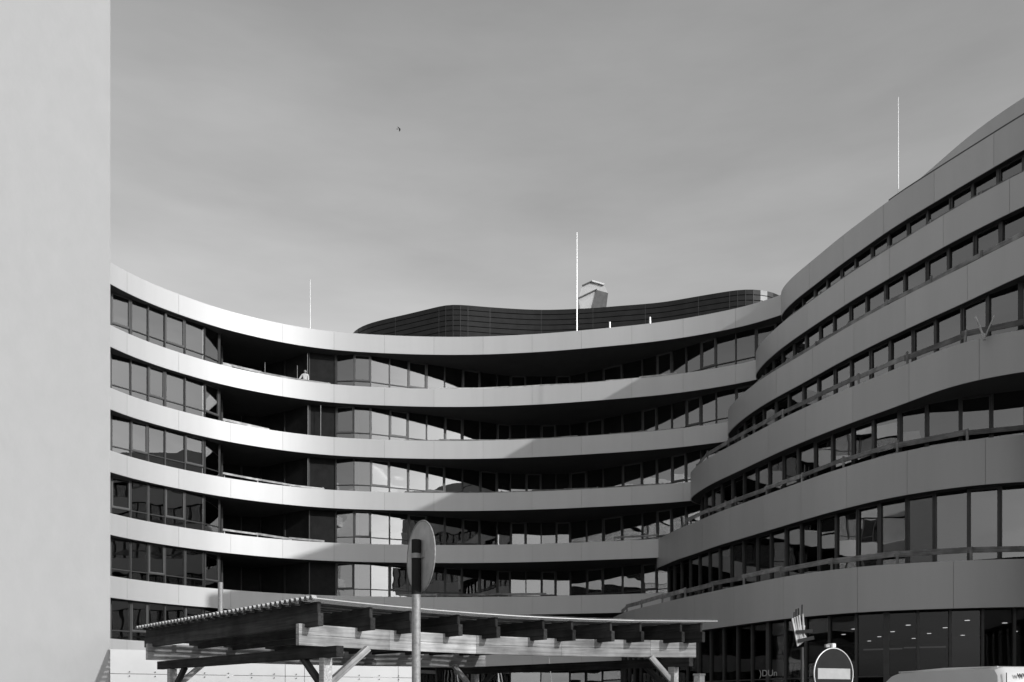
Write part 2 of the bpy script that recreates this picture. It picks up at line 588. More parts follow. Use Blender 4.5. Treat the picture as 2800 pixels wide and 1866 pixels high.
# ------------------------------------------------------------------ the terraced office block (right)
ZR = [25.2, 21.6, 18.0, 14.4, 10.8, 5.62]
HR = [1.5, 1.42, 1.5, 1.64, 1.9, 1.9]
bandR = [
    [(2131, 806), (2144, 782.5), (2171.8, 753.5), (2214.7, 718), (2260.6, 680), (2294, 652), (2369, 595), (2450, 535.4), (2588, 446.6), (2700, 376), (2800, 313.5), (2960, 215)],
    [(2062, 970), (2072.4, 951), (2088, 930), (2130.5, 890), (2173.4, 856), (2220, 822), (2324.9, 748), (2404.5, 697), (2478, 651), (2594, 579.8), (2722.8, 509), (2800, 468), (2960, 385)],
    [(1986, 1128), (1996, 1112), (2010, 1096), (2051, 1060), (2112, 1018), (2190, 972), (2318.8, 894), (2466, 814), (2649, 722.9), (2726, 682), (2800, 645), (2960, 565)],
    [(1884.5, 1298), (1898, 1281), (1928.5, 1258), (1959, 1239.7), (2020, 1207.5), (2069, 1181.5), (2150, 1139), (2289.7, 1074.9), (2474.9, 998.3), (2582, 953), (2692, 921.8), (2800, 900), (2960, 872)],
    [(1790, 1478), (1806, 1471), (1821.4, 1464), (1845.9, 1450), (1898, 1429.5), (1959, 1403), (2017, 1382), (2100, 1351.4), (2251, 1297), (2334, 1271), (2416.7, 1247), (2539, 1221), (2661.6, 1202), (2800, 1188.8), (2960, 1178)],
    [(1672, 1691), (1709, 1675), (1737, 1666), (1793, 1653), (1851.7, 1639), (1910, 1626), (1980, 1611), (2040.7, 1598), (2108, 1584.5), (2171.8, 1573), (2257.5, 1561), (2386, 1547), (2590, 1535), (2800, 1528), (2960, 1525)],
]
blockR = thing('terraced_office_block', 'grey terraced office block with stepped curved bands rising along the right edge', 'building', (26, 48, 0))
edgesR = []
for k, px in enumerate(bandR):
    pts = [pz(x, y, ZR[k]) for x, y in px]
    p0 = pts[0]
    vr = p0.normalized()
    rt = Vector((vr.y, -vr.x))
    nose = [p0 + vr * 3.4 + rt * 3.6, p0 + vr * 2.2 + rt * 1.5, p0 + vr * 0.9 + rt * .28]
    q = pts[-1]
    pts = pts[:-1] + [q + Vector((-.08 * j, -1.0 * j)) for j in range(0, max(1, int(q.y - 17)), 3)]
    e = resample(catmull(nose + pts), 0.3)
    edgesR.append(smooth(e, 8))

def depthR(e):
    return [p + Vector((13, 15)) for p in e]

slabsR = []
for k, e in enumerate(edgesR):
    slabsR.append(build_band(blockR, e, ZR[k], HR[k], M['clad_dark'], 3.0 if k < 5 else 3.6, depthR))
for k in range(6):
    e = edgesR[k]
    path = offset(smooth(e, 14), 0.38 if k < 3 else 0.6)
    if k < 5:
        low = edgesR[k + 1]; ln_ = normals(low)
        for j, p in enumerate(path):
            q = min(range(len(low)), key=lambda i: (low[i] - p).length_squared)
            gap = (low[q] - p).dot(ln_[q])
            if 0 < j and gap < .62: path[j] = p - ln_[q] * (.62 - gap)
        path = smooth(path, 6)
    path = resample(path[8:], 1.2)
    if k < 5:
        z0 = ZR[k + 1] - 0.8 - (0.5 if k == 4 else 0); z1 = ZR[k] - HR[k] + 0.02
        glaze(blockR, path, z0, z1, 1.4, transom=None, sash_every=2, seed=20 + k, sash_mat='frame', gm='glass_r')
    else:
        z0 = -EYE + 0.02; z1 = ZR[k] - HR[k] + 0.02
        glaze(blockR, path, z0, z1, 1.9, transom=2.62, seed=31, mull_w=0.11, gm='glass_g')
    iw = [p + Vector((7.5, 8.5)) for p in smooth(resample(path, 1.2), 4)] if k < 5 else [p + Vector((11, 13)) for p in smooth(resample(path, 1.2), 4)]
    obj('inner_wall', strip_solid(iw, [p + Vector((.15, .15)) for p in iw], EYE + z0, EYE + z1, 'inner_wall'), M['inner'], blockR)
# upper roof upstand, set back behind the top band
up = smooth(resample(catmull([pd(2330, 50), pd(2380, 48), pd(2456, 45.6), pd(2582, 42.2), pd(2650, 40.6), pd(2729, 39.1), pd(2800, 38.0), pd(2960, 35.5), pd(2960, 35.5) + Vector((0.2, -6)), pd(2960, 35.5) + Vector((-.3, -14))]), .5), 4)
obj('roof_upstand', strip_solid(up, offset(up, .3), EYE + 24.2, EYE + 26.9, 'roof_upstand'), M['clad_dark'], blockR)
# thin dark strip along the top band in front of the upstand
cp = [p for p in edgesR[0] if p.y < 43.2]
obj('dark_edge_strip', strip_solid(offset(cp, .12), offset(cp, .3), EYE + 25.2, EYE + 25.36, 'dark_edge_strip'), M['frame'], blockR)
# ceiling lamps in the ground floor hall, seen through the glass
me_l = cyl_mesh(.11, .11, .02, 12, 'downlight'); me_l.materials.append(M['lamp'])
for (u, v) in ((830, 1097), (1178, 1120), (1060, 1165), (740, 1145), (1318, 1062), (1648, 1085), (1505, 1136), (1367, 1180), (970, 1203), (1250, 1214), (1646, 1190), (1520, 1226),
               (878, 1234), (1845, 1020), (1805, 1152), (2180, 1043), (2275, 1118), (1915, 1200), (1773, 1225), (2085, 1163), (2174, 1213), (585, 1225), (280, 1212)):
    x = 2080 + u / 3.267; y = 1386 + v / 3.267
    p = pz(x, y, ZR[5] - HR[5] - .02)
    obj('downlight', me_l, None, blockR, (p.x, p.y, EYE + ZR[5] - HR[5] - 0.01))
for (u0, v0, u1, v1) in ((922, 1278, 1262, 1268), (1283, 1260, 1652, 1252)):
    d = 41.0
    beam('light_bar', pt3(2080 + u0 / 3.267, 1386 + v0 / 3.267, d), pt3(2080 + u1 / 3.267, 1386 + v1 / 3.267, d), .12, .07, 'bar', blockR)
# ceiling letters on the glazed entrance
def text_obj(name, body, size, mat, parent, loc, rot, extr=0.004):
    cu = bpy.data.curves.new(name, 'FONT')
    cu.body = body; cu.size = size; cu.extrude = extr
    tmp = bpy.data.objects.new(name, cu)
    COL.objects.link(tmp)
    dg = bpy.context.evaluated_depsgraph_get()
    me = bpy.data.meshes.new_from_object(tmp.evaluated_get(dg))
    bpy.data.objects.remove(tmp)
    me.materials.clear(); me.materials.append(M[mat])
    o = bpy.data.objects.new(name, me)
    o.location = loc; o.rotation_euler = rot
    return link(o, parent)
ltr = pt3(2076, 1850, 39.6)
text_obj('lettering', ')DUn', .42, 'sign_white', blockR, ltr, (R(90), 0, R(-50)))

# ------------------------------------------------------------------ timber guard rails on the terraces
def sub_path(edge, x0, x1):
    return [p for p in edge if x0 <= 1400 + F * p.x / p.y <= x1]

def guard_rail(label, path, zt, z0, z1, seg, mat, post_top, seed, group, tilt=0.0, posts=True, gap=0.0):
    rnd = random.Random(seed)
    pts = resample(path, seg)
    base = (pts[0].x, pts[0].y, EYE + zt)
    t = thing('timber_guardrail', label, 'guardrail', base, group)
    for i, (a, b) in enumerate(zip(pts, pts[1:])):
        e0 = rnd.uniform(-.05, .05) + tilt * (1 - i / max(1, len(pts) - 1)); e1 = rnd.uniform(-.05, .05) + tilt * (1 - (i + 1) / max(1, len(pts) - 1))
        zc = EYE + zt + (z0 + z1) / 2
        d = (b - a).normalized()
        beam('plank', (a.x - d.x * .1, a.y - d.y * .1, zc + e0), (b.x + d.x * .1, b.y + d.y * .1, zc + e1), .035, (z1 - z0) * rnd.uniform(.9, 1.08), mat, t)
    if posts:
        for p in pts:
            q = p
            o = bpy.data.objects.new('post', shared_box(mat))
            hh = post_top * rnd.uniform(.92, 1.12) + .45
            d = (pts[1] - pts[0])
            nn = Vector((-d.y, d.x)).normalized() * .05
            o.scale = (.06, .09, hh); o.location = (q.x + nn.x, q.y + nn.y, EYE + zt - .45 + hh / 2)
            o.rotation_euler = (R(rnd.uniform(-3, 3)), R(rnd.uniform(-5, 5)), math.atan2(d.y, d.x))
            link(o, t)
    return t

rail_spec = [(1, .04, .20, 2.4, .26, 'low plank guardrail on the second terrace from the top, right block'),
             (2, .10, .30, 2.4, .36, 'plank guardrail on the third terrace from the top, right block'),
             (3, .30, .52, 2.6, .56, 'plank guardrail with leaning posts on the fourth terrace from the top, right block'),
             (4, .30, .52, 2.7, .56, 'plank guardrail with posts on the fifth terrace from the top, right block'),
             (5, .30, .53, 2.7, .54, 'long plank guardrail on the lowest terrace, right block')]
for k, a, b, seg, ptop, lab in rail_spec:
    path = offset(smooth(edgesR[k], 10), .2)
    x0 = [0, 2100, 2040, 1905, 1862, 1700][k]
    path = sub_path(path, x0, 2860)
    # drop any leading points on the far side of the nose
    j = max(range(len(path)), key=lambda q: path[q].y) if k < 5 else 0
    path = path[j:]
    guard_rail(lab, path, ZR[k], a, b, seg, 'wood_rail', ptop, 40 + k, 'guardrails on the right block terraces')

inL = offset(edgeL, .34)
for (k, x0, x1, a, b, tilt, lab) in ((1, 612, 905, .06, .2, .12, 'pale plank guardrail in the topmost left loggia, beside the standing worker'),
                                     (2, 604, 738, .06, .2, .06, 'short pale plank guardrail in the second left loggia from the top'),
                                     (3, 606, 885, .08, .2, .22, 'pale plank guardrail tilting up to the left in the third left loggia from the top'),
                                     (4, 606, 890, .04, .17, .2, 'pale plank guardrail in the fourth left loggia from the top')):
    guard_rail(lab, sub_path(inL, x0, x1), ZL[k], a, b, 2.2, 'wood_pale', .2, 60 + k, 'guardrails in the left loggias', tilt=tilt)
for (k, x0, x1, a, b, mat, lab) in ((1, 1195, 1860, .08, .2, 'wood_pale', 'pale plank guardrail on the top floor of the middle wing'),
                                    (2, 1110, 1880, .05, .17, 'wood_rail', 'plank guardrail on the second floor from the top, middle wing'),
                                    (3, 1110, 1820, .05, .17, 'wood_rail', 'plank guardrail on the third floor from the top, middle wing'),
                                    (4, 1670, 1800, .2, .34, 'wood_rail', 'short plank guardrail on the fourth floor from the top, beside the right block'),
                                    (5, 1085, 1500, .12, .26, 'wood_rail', 'plank guardrail behind the round sign on the lowest middle floor')):
    guard_rail(lab, sub_path(inL, x0, x1), ZL[k], a, b, 2.3, mat, .2, 80 + k, 'guardrails on the middle wing', posts=True)

# ------------------------------------------------------------------ roof: black louvred plant screen
scr_px = [(955, 71.0), (958, 69.4), (963, 68.3), (990, 67.0), (1037.7, 66.0), (1114, 64.9), (1193.8, 63.75), (1227.5, 63.35), (1276.5, 63.45), (1346.9, 63.8), (1481.6, 64.2), (1620, 63.9), (1683.7, 63.6), (1806, 63.0),
          (1913, 62.0), (1989.7, 61.3), (2035.7, 61.0), (2081.6, 61.1), (2110, 61.4), (2140, 62.2), (2165, 64)]
scr = resample(smooth(resample(catmull([pd(x, d) for x, d in scr_px]), .3), 5), .55)
screen = thing('rooftop_plant_screen', 'wavy black louvred plant screen standing on the roof of the middle wing', 'plant screen', (2, 64, EYE + 24.4))
rows = 13
rh = (29.5 - 24.4) / rows
for r_ in range(rows):
    z0 = EYE + 24.4 + r_ * rh
    me = strip_solid(scr, offset(scr, .05), z0, z0 + rh * .86, 'louvre_row')
    for p in me.polygons: p.use_smooth = False
    obj('louvre_row', me, M['louvre'], screen)
ribs = normals(scr)
for i, p in enumerate(scr):
    x = 1400 + F * p.x / p.y
    if 1205 < x < 1292 or 1985 < x < 2075 or i % 7 == 0:
        q = p + ribs[i] * .012
        o = bpy.data.objects.new('rib', shared_box('rib')); o.scale = (.035, .03, 5.0)
        o.location = (q.x, q.y, EYE + 26.92); o.rotation_euler = (0, 0, math.atan2(ribs[i].x, -ribs[i].y)); link(o, screen)
back = offset(scr, .12)
obj('screen_backing', strip_solid(back, offset(back, .1), EYE + 24.3, EYE + 29.45, 'screen_backing'), M['rubber'], screen)

# vent hood behind the screen
vd = 67.5
def vp(u, v):
    return pt3(1540 + u / 14.7, 760 + v / 14.7, vd)
vent = thing('roof_vent_hood', 'pale faceted vent hood rising behind the black plant screen', 'vent hood', (vp(1200, 1300).x, vd, vp(1200, 1500).z))
def prism(outline, d0, d1):
    n = len(outline); v = []; f = []
    for q in outline: v.append((q.x, q.y + d0, q.z))
    for q in outline: v.append((q.x, q.y + d1, q.z))
    f.append(tuple(range(n))); f.append(tuple(range(2 * n - 1, n - 1, -1)))
    for i in range(n):
        j = (i + 1) % n
        f.append((i, n + i, n + j, j))
    return mesh_from(v, f, 'prism')
obj('hood_body', prism([vp(720, 1700), vp(690, 1230), vp(600, 850), vp(760, 340), vp(1150, 150), vp(1640, 290), vp(1800, 620), vp(1660, 1700)], 0, 2.0), M['duct'], vent)
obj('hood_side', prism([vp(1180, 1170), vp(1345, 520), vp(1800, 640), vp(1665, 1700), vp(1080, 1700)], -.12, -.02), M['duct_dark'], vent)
beam('edge_trim', vp(1150, 160) - Vector((0, .1, 0)), vp(1640, 300) - Vector((0, .1, 0)), .16, .12, 'white', vent)
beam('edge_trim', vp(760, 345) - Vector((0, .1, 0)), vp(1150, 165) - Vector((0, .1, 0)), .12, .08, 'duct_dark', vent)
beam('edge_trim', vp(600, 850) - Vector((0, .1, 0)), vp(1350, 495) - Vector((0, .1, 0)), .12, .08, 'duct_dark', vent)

# lightning rods and small roof posts
def rod(label, x, ytop, ybot, d, r, name='lightning_rod', cat='lightning rod', group='lightning rods on the roofs'):
    a = pt3(x, ybot, d); b = pt3(x, ytop, d)
    me = cyl_mesh(r, r * .55, b.z - a.z + .6, 8, name)
    return tag(obj(name, me, M['rod'], None, (a.x, a.y, a.z - .6)), label, cat, group)
rod('thin white lightning rod above the left wing roof', 848.4, 765.7, 900, 58.9, .036)
rod('tall thin white lightning rod in front of the black plant screen', 1577.5, 636, 905, 60.5, .045)
rod('tall thin white lightning rod over the right block roof', 2456, 266, 520, 43.6, .034)
rod('short white roof post left of centre on the middle parapet', 1667.5, 881, 897, 59.8, .09, 'roof_post', 'post', 'short white posts on the middle roof')
rod('short white roof post nearest the right block on the middle parapet', 1777.5, 868, 886, 58.6, .1, 'roof_post', 'post', 'short white posts on the middle roof')

# ------------------------------------------------------------------ white rendered tower at the left edge
td = 18.95
tc = pd(302, td)
tn = Vector((.5, -.866)); tt = Vector((-.866, -.5))
tower = thing('white_tower', 'tall plain white rendered tower wall at the left edge', 'tower', (tc.x - 2.5, tc.y + 1, 0))
c1 = tc + tt * 7.0
back_d = -tn * 6
bm = bmesh.new()
loop = [tc, tc + back_d, c1 + back_d, c1]
vb = [bm.verts.new((p.x, p.y, 0)) for p in loop]; vt = [bm.verts.new((p.x, p.y, 24)) for p in loop]
for i in range(4):
    j = (i + 1) % 4
    bm.faces.new((vb[j], vb[i], vt[i], vt[j]))
bm.faces.new(vt); bm.faces.new(vb[::-1])
bmesh.ops.recalc_face_normals(bm, faces=bm.faces[:])
ed = [e for e in bm.edges if abs(e.verts[0].co.z - e.verts[1].co.z) > 1]
bmesh.ops.bevel(bm, geom=ed, offset=.03, segments=3, affect='EDGES')
me = bpy.data.meshes.new('wall'); bm.to_mesh(me); bm.free()
obj('wall', me, M['tower'], tower)

# ------------------------------------------------------------------ white hoarding
ha = pd(240, 21.7); hb = pd(1136, 26.05)
hd = (hb - ha); hl = hd.length; hu = hd.normalized(); hn = Vector((hu.y, -hu.x))
hoard = thing('site_hoarding', 'white bolted board hoarding behind the timber shelter', 'hoarding', (ha.x, ha.y, 0))
rz = math.atan2(hu.y, hu.x)
ztop, zseam = EYE + 1.34, EYE + .71
widths = [0, 2.2, 5.0, 5.55, 8.4, hl]
for i in range(len(widths) - 1):
    w = widths[i + 1] - widths[i]
    c = ha + hu * (widths[i] + w / 2)
    for (z0, z1) in ((0.05, zseam - .006), (zseam + .006, ztop)):
        me = box_mesh(w - .012, .03, z1 - z0, .003, 'hoarding_panel')
        obj('hoarding_panel', me, M['hoard'], hoard, (c.x, c.y, (z0 + z1) / 2), rz)
me_d = cyl_mesh(.016, .016, .02, 8, 'bolt'); me_d.materials.append(M['dot'])
s = .35
while s < hl - .1:
    p = ha + hu * s + hn * .03
    for dz in (.055, -.055):
        o = bpy.data.objects.new('bolt', me_d); o.location = (p.x, p.y, zseam + dz); o.rotation_euler = (R(90), 0, rz); link(o, hoard)
    s += .62
for s in (0.6, 3.2, 6.0, 8.8):
    p = ha + hu * s - hn * .09
    o = bpy.data.objects.new('back_post', shared_box('wood_rail')); o.scale = (.1, .1, 2.9); o.location = (p.x, p.y, 1.45); o.rotation_euler = (0, 0, rz); link(o, hoard)

# ------------------------------------------------------------------ timber shelter with corrugated roof
rdir = Vector((-.683, .730)).normalized()
front_px = [(852, 1635), (1000, 1651), (1120, 1662.3), (1229.6, 1672), (1410, 1684.5), (1560, 1692), (1720, 1696.7), (1800, 1697.8), (1958, 1698.6)]
ZROOF = 1.55
front = smooth(resample(catmull([pz(x, y, ZROOF) for x, y in front_px]), .2), 4)
DEPTH = 7.25
shel = thing('timber_shelter', 'timber shelter with corrugated roof and rafter tails in the foreground', 'shelter', (0, 17, 0))
def v3(p, z): return (p.x, p.y, EYE + z)
def on_front(x):
    best = min(range(len(front) - 1), key=lambda i: abs(1400 + F * front[i].x / front[i].y - x))
    return front[best]
raf_x = [886, 1016.5, 1140, 1260, 1375, 1485, 1584, 1682.6, 1776, 1861, 1945]
raf_p = [on_front(x) for x in raf_x]
for p in raf_p:
    a = p + rdir * .05
    b = p + rdir * (DEPTH - .05)
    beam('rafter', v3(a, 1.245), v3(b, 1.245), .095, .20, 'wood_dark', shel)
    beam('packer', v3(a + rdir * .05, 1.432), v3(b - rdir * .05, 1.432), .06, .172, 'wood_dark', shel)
# two-board beams, front and far side
for base_off, z in ((.46, None), (DEPTH - .5, None)):
    line = resample([p + rdir * base_off for p in front], .86)
    line[0] = line[0] + (line[0] - line[1]).normalized() * -.05
    for i in range(0, len(line) - 1, 2):
        a = line[i]; b = line[min(i + 2, len(line) - 1)]
        for (z0, z1) in ((.865, 1.03), (1.034, 1.2)):
            nn = Vector((-(b - a).y, (b - a).x)).normalized() * .045
            beam('beam_board', v3(a + nn, (z0 + z1) / 2), v3(b + nn, (z0 + z1) / 2), .09, z1 - z0, 'wood', shel, bev=.004)
# laths under the sheet, parallel to the front
s = .35
while s < DEPTH - .2:
    line = resample([p + rdir * s for p in front], .8)
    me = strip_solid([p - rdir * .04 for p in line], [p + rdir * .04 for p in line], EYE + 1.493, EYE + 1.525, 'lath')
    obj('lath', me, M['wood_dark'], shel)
    s += .31
# corrugated sheets: ribs run along the front, teeth show on the left edge
def sheet(i0, i1, name):
    seg = front[i0:i1 + 1]
    seg = resample(seg, .6)
    prof = []
    s = -.03; pitch = .157
    while s < DEPTH:
        prof += [(s, 0.0), (s + .03, .055), (s + pitch * .5, .055), (s + pitch * .5 + .03, 0.0)]
        s += pitch
    v = []; f = []
    for p in seg:
        for (q, h) in prof:
            w = p + rdir * q
            v.append((w.x, w.y, EYE + 1.528 + h))
    m = len(prof)
    for a in range(len(seg) - 1):
        for k in range(m - 1):
            f.append((a * m + k, (a + 1) * m + k, (a + 1) * m + k + 1, a * m + k + 1))
    return obj(name, mesh_from(v, f, name), M['sheet'], shel)
nf = len(front)
def edge_ribbon(p, tdir, wid):
    prof = []; s = -.03; pitch = .157
    while s < DEPTH:
        prof += [(s, 0.0), (s + .03, .055), (s + pitch * .5, .055), (s + pitch * .5 + .03, 0.0)]
        s += pitch
    v = []; f = []; m = len(prof)
    for dz in (.0, .007):
        for k in (0, 1):
            for (q, h) in prof:
                w = p + rdir * q + tdir * (wid * k - .006)
                v.append((w.x, w.y, EYE + 1.531 + h + dz))
    for k in range(m - 1):
        f.append((k, m + k, m + k + 1, k + 1)); f.append((2 * m + k, 2 * m + k + 1, 3 * m + k + 1, 3 * m + k))
        f.append((k, k + 1, 2 * m + k + 1, 2 * m + k)); f.append((m + k, 3 * m + k, 3 * m + k + 1, m + k + 1))
    return obj('sheet_edge', mesh_from(v, f, 'sheet_edge'), M['duct'], shel)
edge_ribbon(front[0], (front[1] - front[0]).normalized(), .09)
fl_ = resample(front, .8)
for a, b in zip(fl_, fl_[1:]):
    beam('eave_strip', v3(a - rdir * .035, 1.545), v3(b - rdir * .035, 1.545), .012, .016, 'duct', shel, bev=.002)
cuts = [0, nf // 5, 2 * nf // 5, 3 * nf // 5, 4 * nf // 5, nf - 1]
for a, b in zip(cuts, cuts[1:]): sheet(a, b, 'roof_sheet')
# headers, posts and braces
hl0 = pd(930, 12.95); hl1 = hl0 + rdir * 7.15
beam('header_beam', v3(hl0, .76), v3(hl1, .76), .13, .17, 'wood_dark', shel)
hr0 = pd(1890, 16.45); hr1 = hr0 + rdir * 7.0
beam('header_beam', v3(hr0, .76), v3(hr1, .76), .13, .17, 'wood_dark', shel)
hm0 = pd(1430, 15.7) + rdir * 5.6
def post(p, z=.672):
    me = box_mesh(.15, .15, EYE + z, .006, 'post')
    o = bpy.data.objects.new('post', me); me.materials.append(M['wood']); o.location = (p.x, p.y, (EYE + z) / 2)
    o.rotation_euler = (0, 0, math.atan2(rdir.y, rdir.x)); link(o, shel)
fl = hl0 + rdir * .42; post(fl)
bl = hl0 + rdir * 6.5; post(bl)
fr_ = hr0 + rdir * .42; post(fr_)
br = hr0 + rdir * 6.4; post(br)
ftan0 = Vector((.70, .714)).normalized(); ftan1 = Vector((-.99, -.08)).normalized()
beam('brace', v3(fl + ftan0 * .07, .28), v3(fl + ftan0 * .80 , .86), .1, .1, 'wood', shel)
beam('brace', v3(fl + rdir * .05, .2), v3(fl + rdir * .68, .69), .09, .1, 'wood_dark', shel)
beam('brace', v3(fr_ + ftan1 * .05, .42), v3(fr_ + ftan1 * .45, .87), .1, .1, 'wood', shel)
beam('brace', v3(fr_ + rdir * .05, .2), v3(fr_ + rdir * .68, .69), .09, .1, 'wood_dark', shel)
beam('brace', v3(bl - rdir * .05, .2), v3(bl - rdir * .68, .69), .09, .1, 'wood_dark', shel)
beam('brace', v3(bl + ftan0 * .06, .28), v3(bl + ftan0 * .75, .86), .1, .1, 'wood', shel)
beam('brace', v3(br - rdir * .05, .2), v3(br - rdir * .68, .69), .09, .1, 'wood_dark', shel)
beam('brace', v3(br - ftan0 * .06, .28), v3(br - ftan0 * .7, .86), .1, .1, 'wood', shel)
# short round stub on the roof (vent pipe seen above the left eave)
pa = pt3(603, 1684, 17.0)
tag(obj('roof_pipe', cyl_mesh(.05, .05, .72, 12, 'roof_pipe'), M['galv'], None, (pa.x, pa.y, pa.z - .06)), 'thin upright metal pipe standing above the corrugated roof', 'pipe')

# small timber stake by the shelter
sp = pd(1912, 15.2)
stake = thing('timber_stake', 'short square timber post standing beside the right end of the shelter', 'post', (sp.x, sp.y, 0))
o = bpy.data.objects.new('shaft', box_mesh(.14, .14, 2.06, .006, 'shaft')); o.data.materials.append(M['wood']); o.location = (sp.x, sp.y, 1.03); o.rotation_euler = (0, 0, R(40)); link(o, stake)
o = bpy.data.objects.new('cap', box_mesh(.16, .16, .03, .004, 'cap')); o.data.materials.append(M['wood_pale']); o.location = (sp.x, sp.y, 2.075); o.rotation_euler = (0, 0, R(40)); link(o, stake)

# leaning thin rods behind the shelter
for (x0, y0, x1, y1, d, lab) in ((1500.5, 1799, 1516, 1930, 24.0, 'thin pale leaning rod rising behind the middle of the shelter beam'),
                                 (1369, 1839, 1386, 1930, 24.0, 'thin pale leaning rod low behind the shelter, nearest the round sign'),
                                 (1250, 1845, 1262, 1930, 24.0, 'thin leaning rod half hidden beside the shelter far post')):
    t_ = thing('leaning_rod', lab, 'rod', (pt3(x1, y1, d).x, d, 0), 'thin leaning rods behind the shelter')
    a = pt3(x0, y0, d); b = pt3(x1, y1, d); dd = (b - a); k = (b.z - 0) / -dd.z * 1.0
    b2 = b + dd * k
    beam('shaft', a, b2, .025, .025, 'galv', t_)

# ------------------------------------------------------------------ round sign seen from behind
gd = 7.2
gp = pd(1138, gd)
sgn = thing('round_road_sign', 'round road sign seen from behind on a galvanised pole in front of the shelter', 'road sign', (gp.x, gp.y, 0))
ptop = pt3(1138, 1478, gd).z
obj('pole', cyl_mesh(.037, .037, ptop, 20, 'pole'), M['galv'], sgn, (gp.x, gp.y, 0))
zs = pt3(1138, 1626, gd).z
obj('pole_shadow_tube', cyl_mesh(.0395, .0395, ptop - zs + .004, 20, 'pole_shadow_tube'), M['loggia'], sgn, (gp.x, gp.y, zs))  # dark tube added to stand for the plate's shadow on the pole
sn = Vector((-.87, -.48)).normalized()       # the back of the plate faces this way
cz = pt3(1150, 1521, gd).z
disc_c = Vector((gp.x, gp.y, cz)) - Vector((sn.x, sn.y, 0)) * .045
def disc(r, t, n=48, dish=0.0):
    me = cyl_mesh(r, r, t, n, 'disc')
    return me
def place_disc(name, me, mat, c, nrm, parent):
    o = bpy.data.objects.new(name, me); me.materials.append(M[mat])
    o.rotation_euler = Vector((nrm.x, nrm.y, 0)).to_track_quat('Z', 'Y').to_euler()
    o.location = c; return link(o, parent)
place_disc('plate', disc(.297, .006), 'sign_back', disc_c, sn, sgn)
# rolled rim
def torus(R_, r_, n=48, m=8):
    v = []; f = []
    for i in range(n):
        a = 2 * math.pi * i / n
        for j in range(m):
            b = 2 * math.pi * j / m
            v.append(((R_ + r_ * math.cos(b)) * math.cos(a), (R_ + r_ * math.cos(b)) * math.sin(a), r_ * math.sin(b)))
    for i in range(n):
        for j in range(m):
            f.append((i * m + j, ((i + 1) % n) * m + j, ((i + 1) % n) * m + (j + 1) % m, i * m + (j + 1) % m))
    return mesh_from(v, f, 'rim', smooth=True, angle=180)
place_disc('rim', torus(.297, .008), 'galv', disc_c + Vector((sn.x, sn.y, 0)) * .003, sn, sgn)
cl = Vector((-sn.y, sn.x, 0)) 
for zz in (cz + .0,):
    c_ = Vector((gp.x, gp.y, zz))
    beam('clamp', c_ - cl * .09 - Vector((sn.x, sn.y, 0)) * .04, c_ + cl * .09 - Vector((sn.x, sn.y, 0)) * .04, .02, .045, 'galv', sgn)
    o = obj('clamp_band', cyl_mesh(.043, .043, .04, 20, 'clamp_band'), M['galv'], sgn, (gp.x, gp.y, zz - .02))

# ------------------------------------------------------------------ no-entry sign at the lower right
nd = 10.0
np_ = pd(2279, nd)
nz = pt3(2279, 1843, nd).z
ns = Vector((.41, -.912)).normalized()
noe = thing('no_entry_sign', 'round no-entry sign with pale bar and thin bright rim at the lower right', 'road sign', (np_.x, np_.y, 0))
cc = Vector((np_.x, np_.y, nz))
n3 = Vector((ns.x, ns.y, 0)); t3 = Vector((-ns.y, ns.x, 0))
place_disc('plate', disc(.3, .006), 'sign_dark', cc, ns, noe)
place_disc('rim', torus(.3, .007), 'rod', cc + n3 * .004, ns, noe)
beam('pale_bar', cc - t3 * .25 + n3 * .011, cc + t3 * .25 + n3 * .011, .004, .125, 'sign_white', noe, bev=.0005)
obj('pole', cyl_mesh(.03, .03, nz + .33, 16, 'pole'), M['galv'], noe, (np_.x - n3.x * .06, np_.y - n3.y * .06, 0))
o = bpy.data.objects.new('top_clamp', box_mesh(.06, .09, .055, .008, 'top_clamp')); o.data.materials.append(M['rod'])
o.location = cc + Vector((0, 0, .33)) - n3 * .03; o.rotation_euler = (0, 0, math.atan2(t3.y, t3.x)); link(o, noe)
beam('clamp_arm', cc + Vector((0, 0, .325)) - t3 * .1 - n3 * .03, cc + Vector((0, 0, .325)) - n3 * .03, .03, .04, 'galv', noe)

# ------------------------------------------------------------------ strapped bundle of pale slats beside the no-entry sign
bd = 14.0
def bp_(u, v): return pt3(2120 + u / 6.94, 1640 + v / 6.94, bd)
bun = thing('strapped_slat_bundle', 'hand-shaped bundle of pale slats bound by two dark straps on a thin post', 'slat bundle', (bp_(500, 900).x, bd, 0))
slats = [((430, 880), (325, 350), 24), ((450, 860), (365, 330), 26), ((480, 800), (408, 318), 32), ((505, 780), (448, 295), 40), ((545, 700), (515, 272), 46)]
for (b0, t0, w) in slats:
    beam('slat', bp_(*b0), bp_(*t0), .03, w / 6.94 / F * bd, 'wood_pale', bun, up=Vector((0, 1, 0)))
obj('palm_board', prism([bp_(430, 890), bp_(345, 450), bp_(470, 480), bp_(575, 490), bp_(560, 640), bp_(600, 700), bp_(590, 770)], .02, .05), M['wood_pale'], bun)
for (u0, v0, u1, v1) in ((505, 270, 510, 95), (440, 295, 437, 165), (392, 318, 395, 180), (352, 345, 358, 240)):
    beam('dark_stake', bp_(u0, v0 + 150), bp_(u1, v1), .02, .02, 'wood_dark', bun, up=Vector((0, 1, 0)))
beam('strap', bp_(365, 620) - Vector((0, .05, 0)), bp_(690, 600) - Vector((0, .05, 0)), .012, .055, 'rubber', bun)
beam('strap', bp_(405, 795) - Vector((0, .05, 0)), bp_(715, 725) - Vector((0, .05, 0)), .012, .06, 'rubber', bun)
q = bp_(475, 900)
obj('post', cyl_mesh(.025, .025, q.z, 10, 'post'), M['frame'], bun, (q.x + .05, q.y + .06, 0))

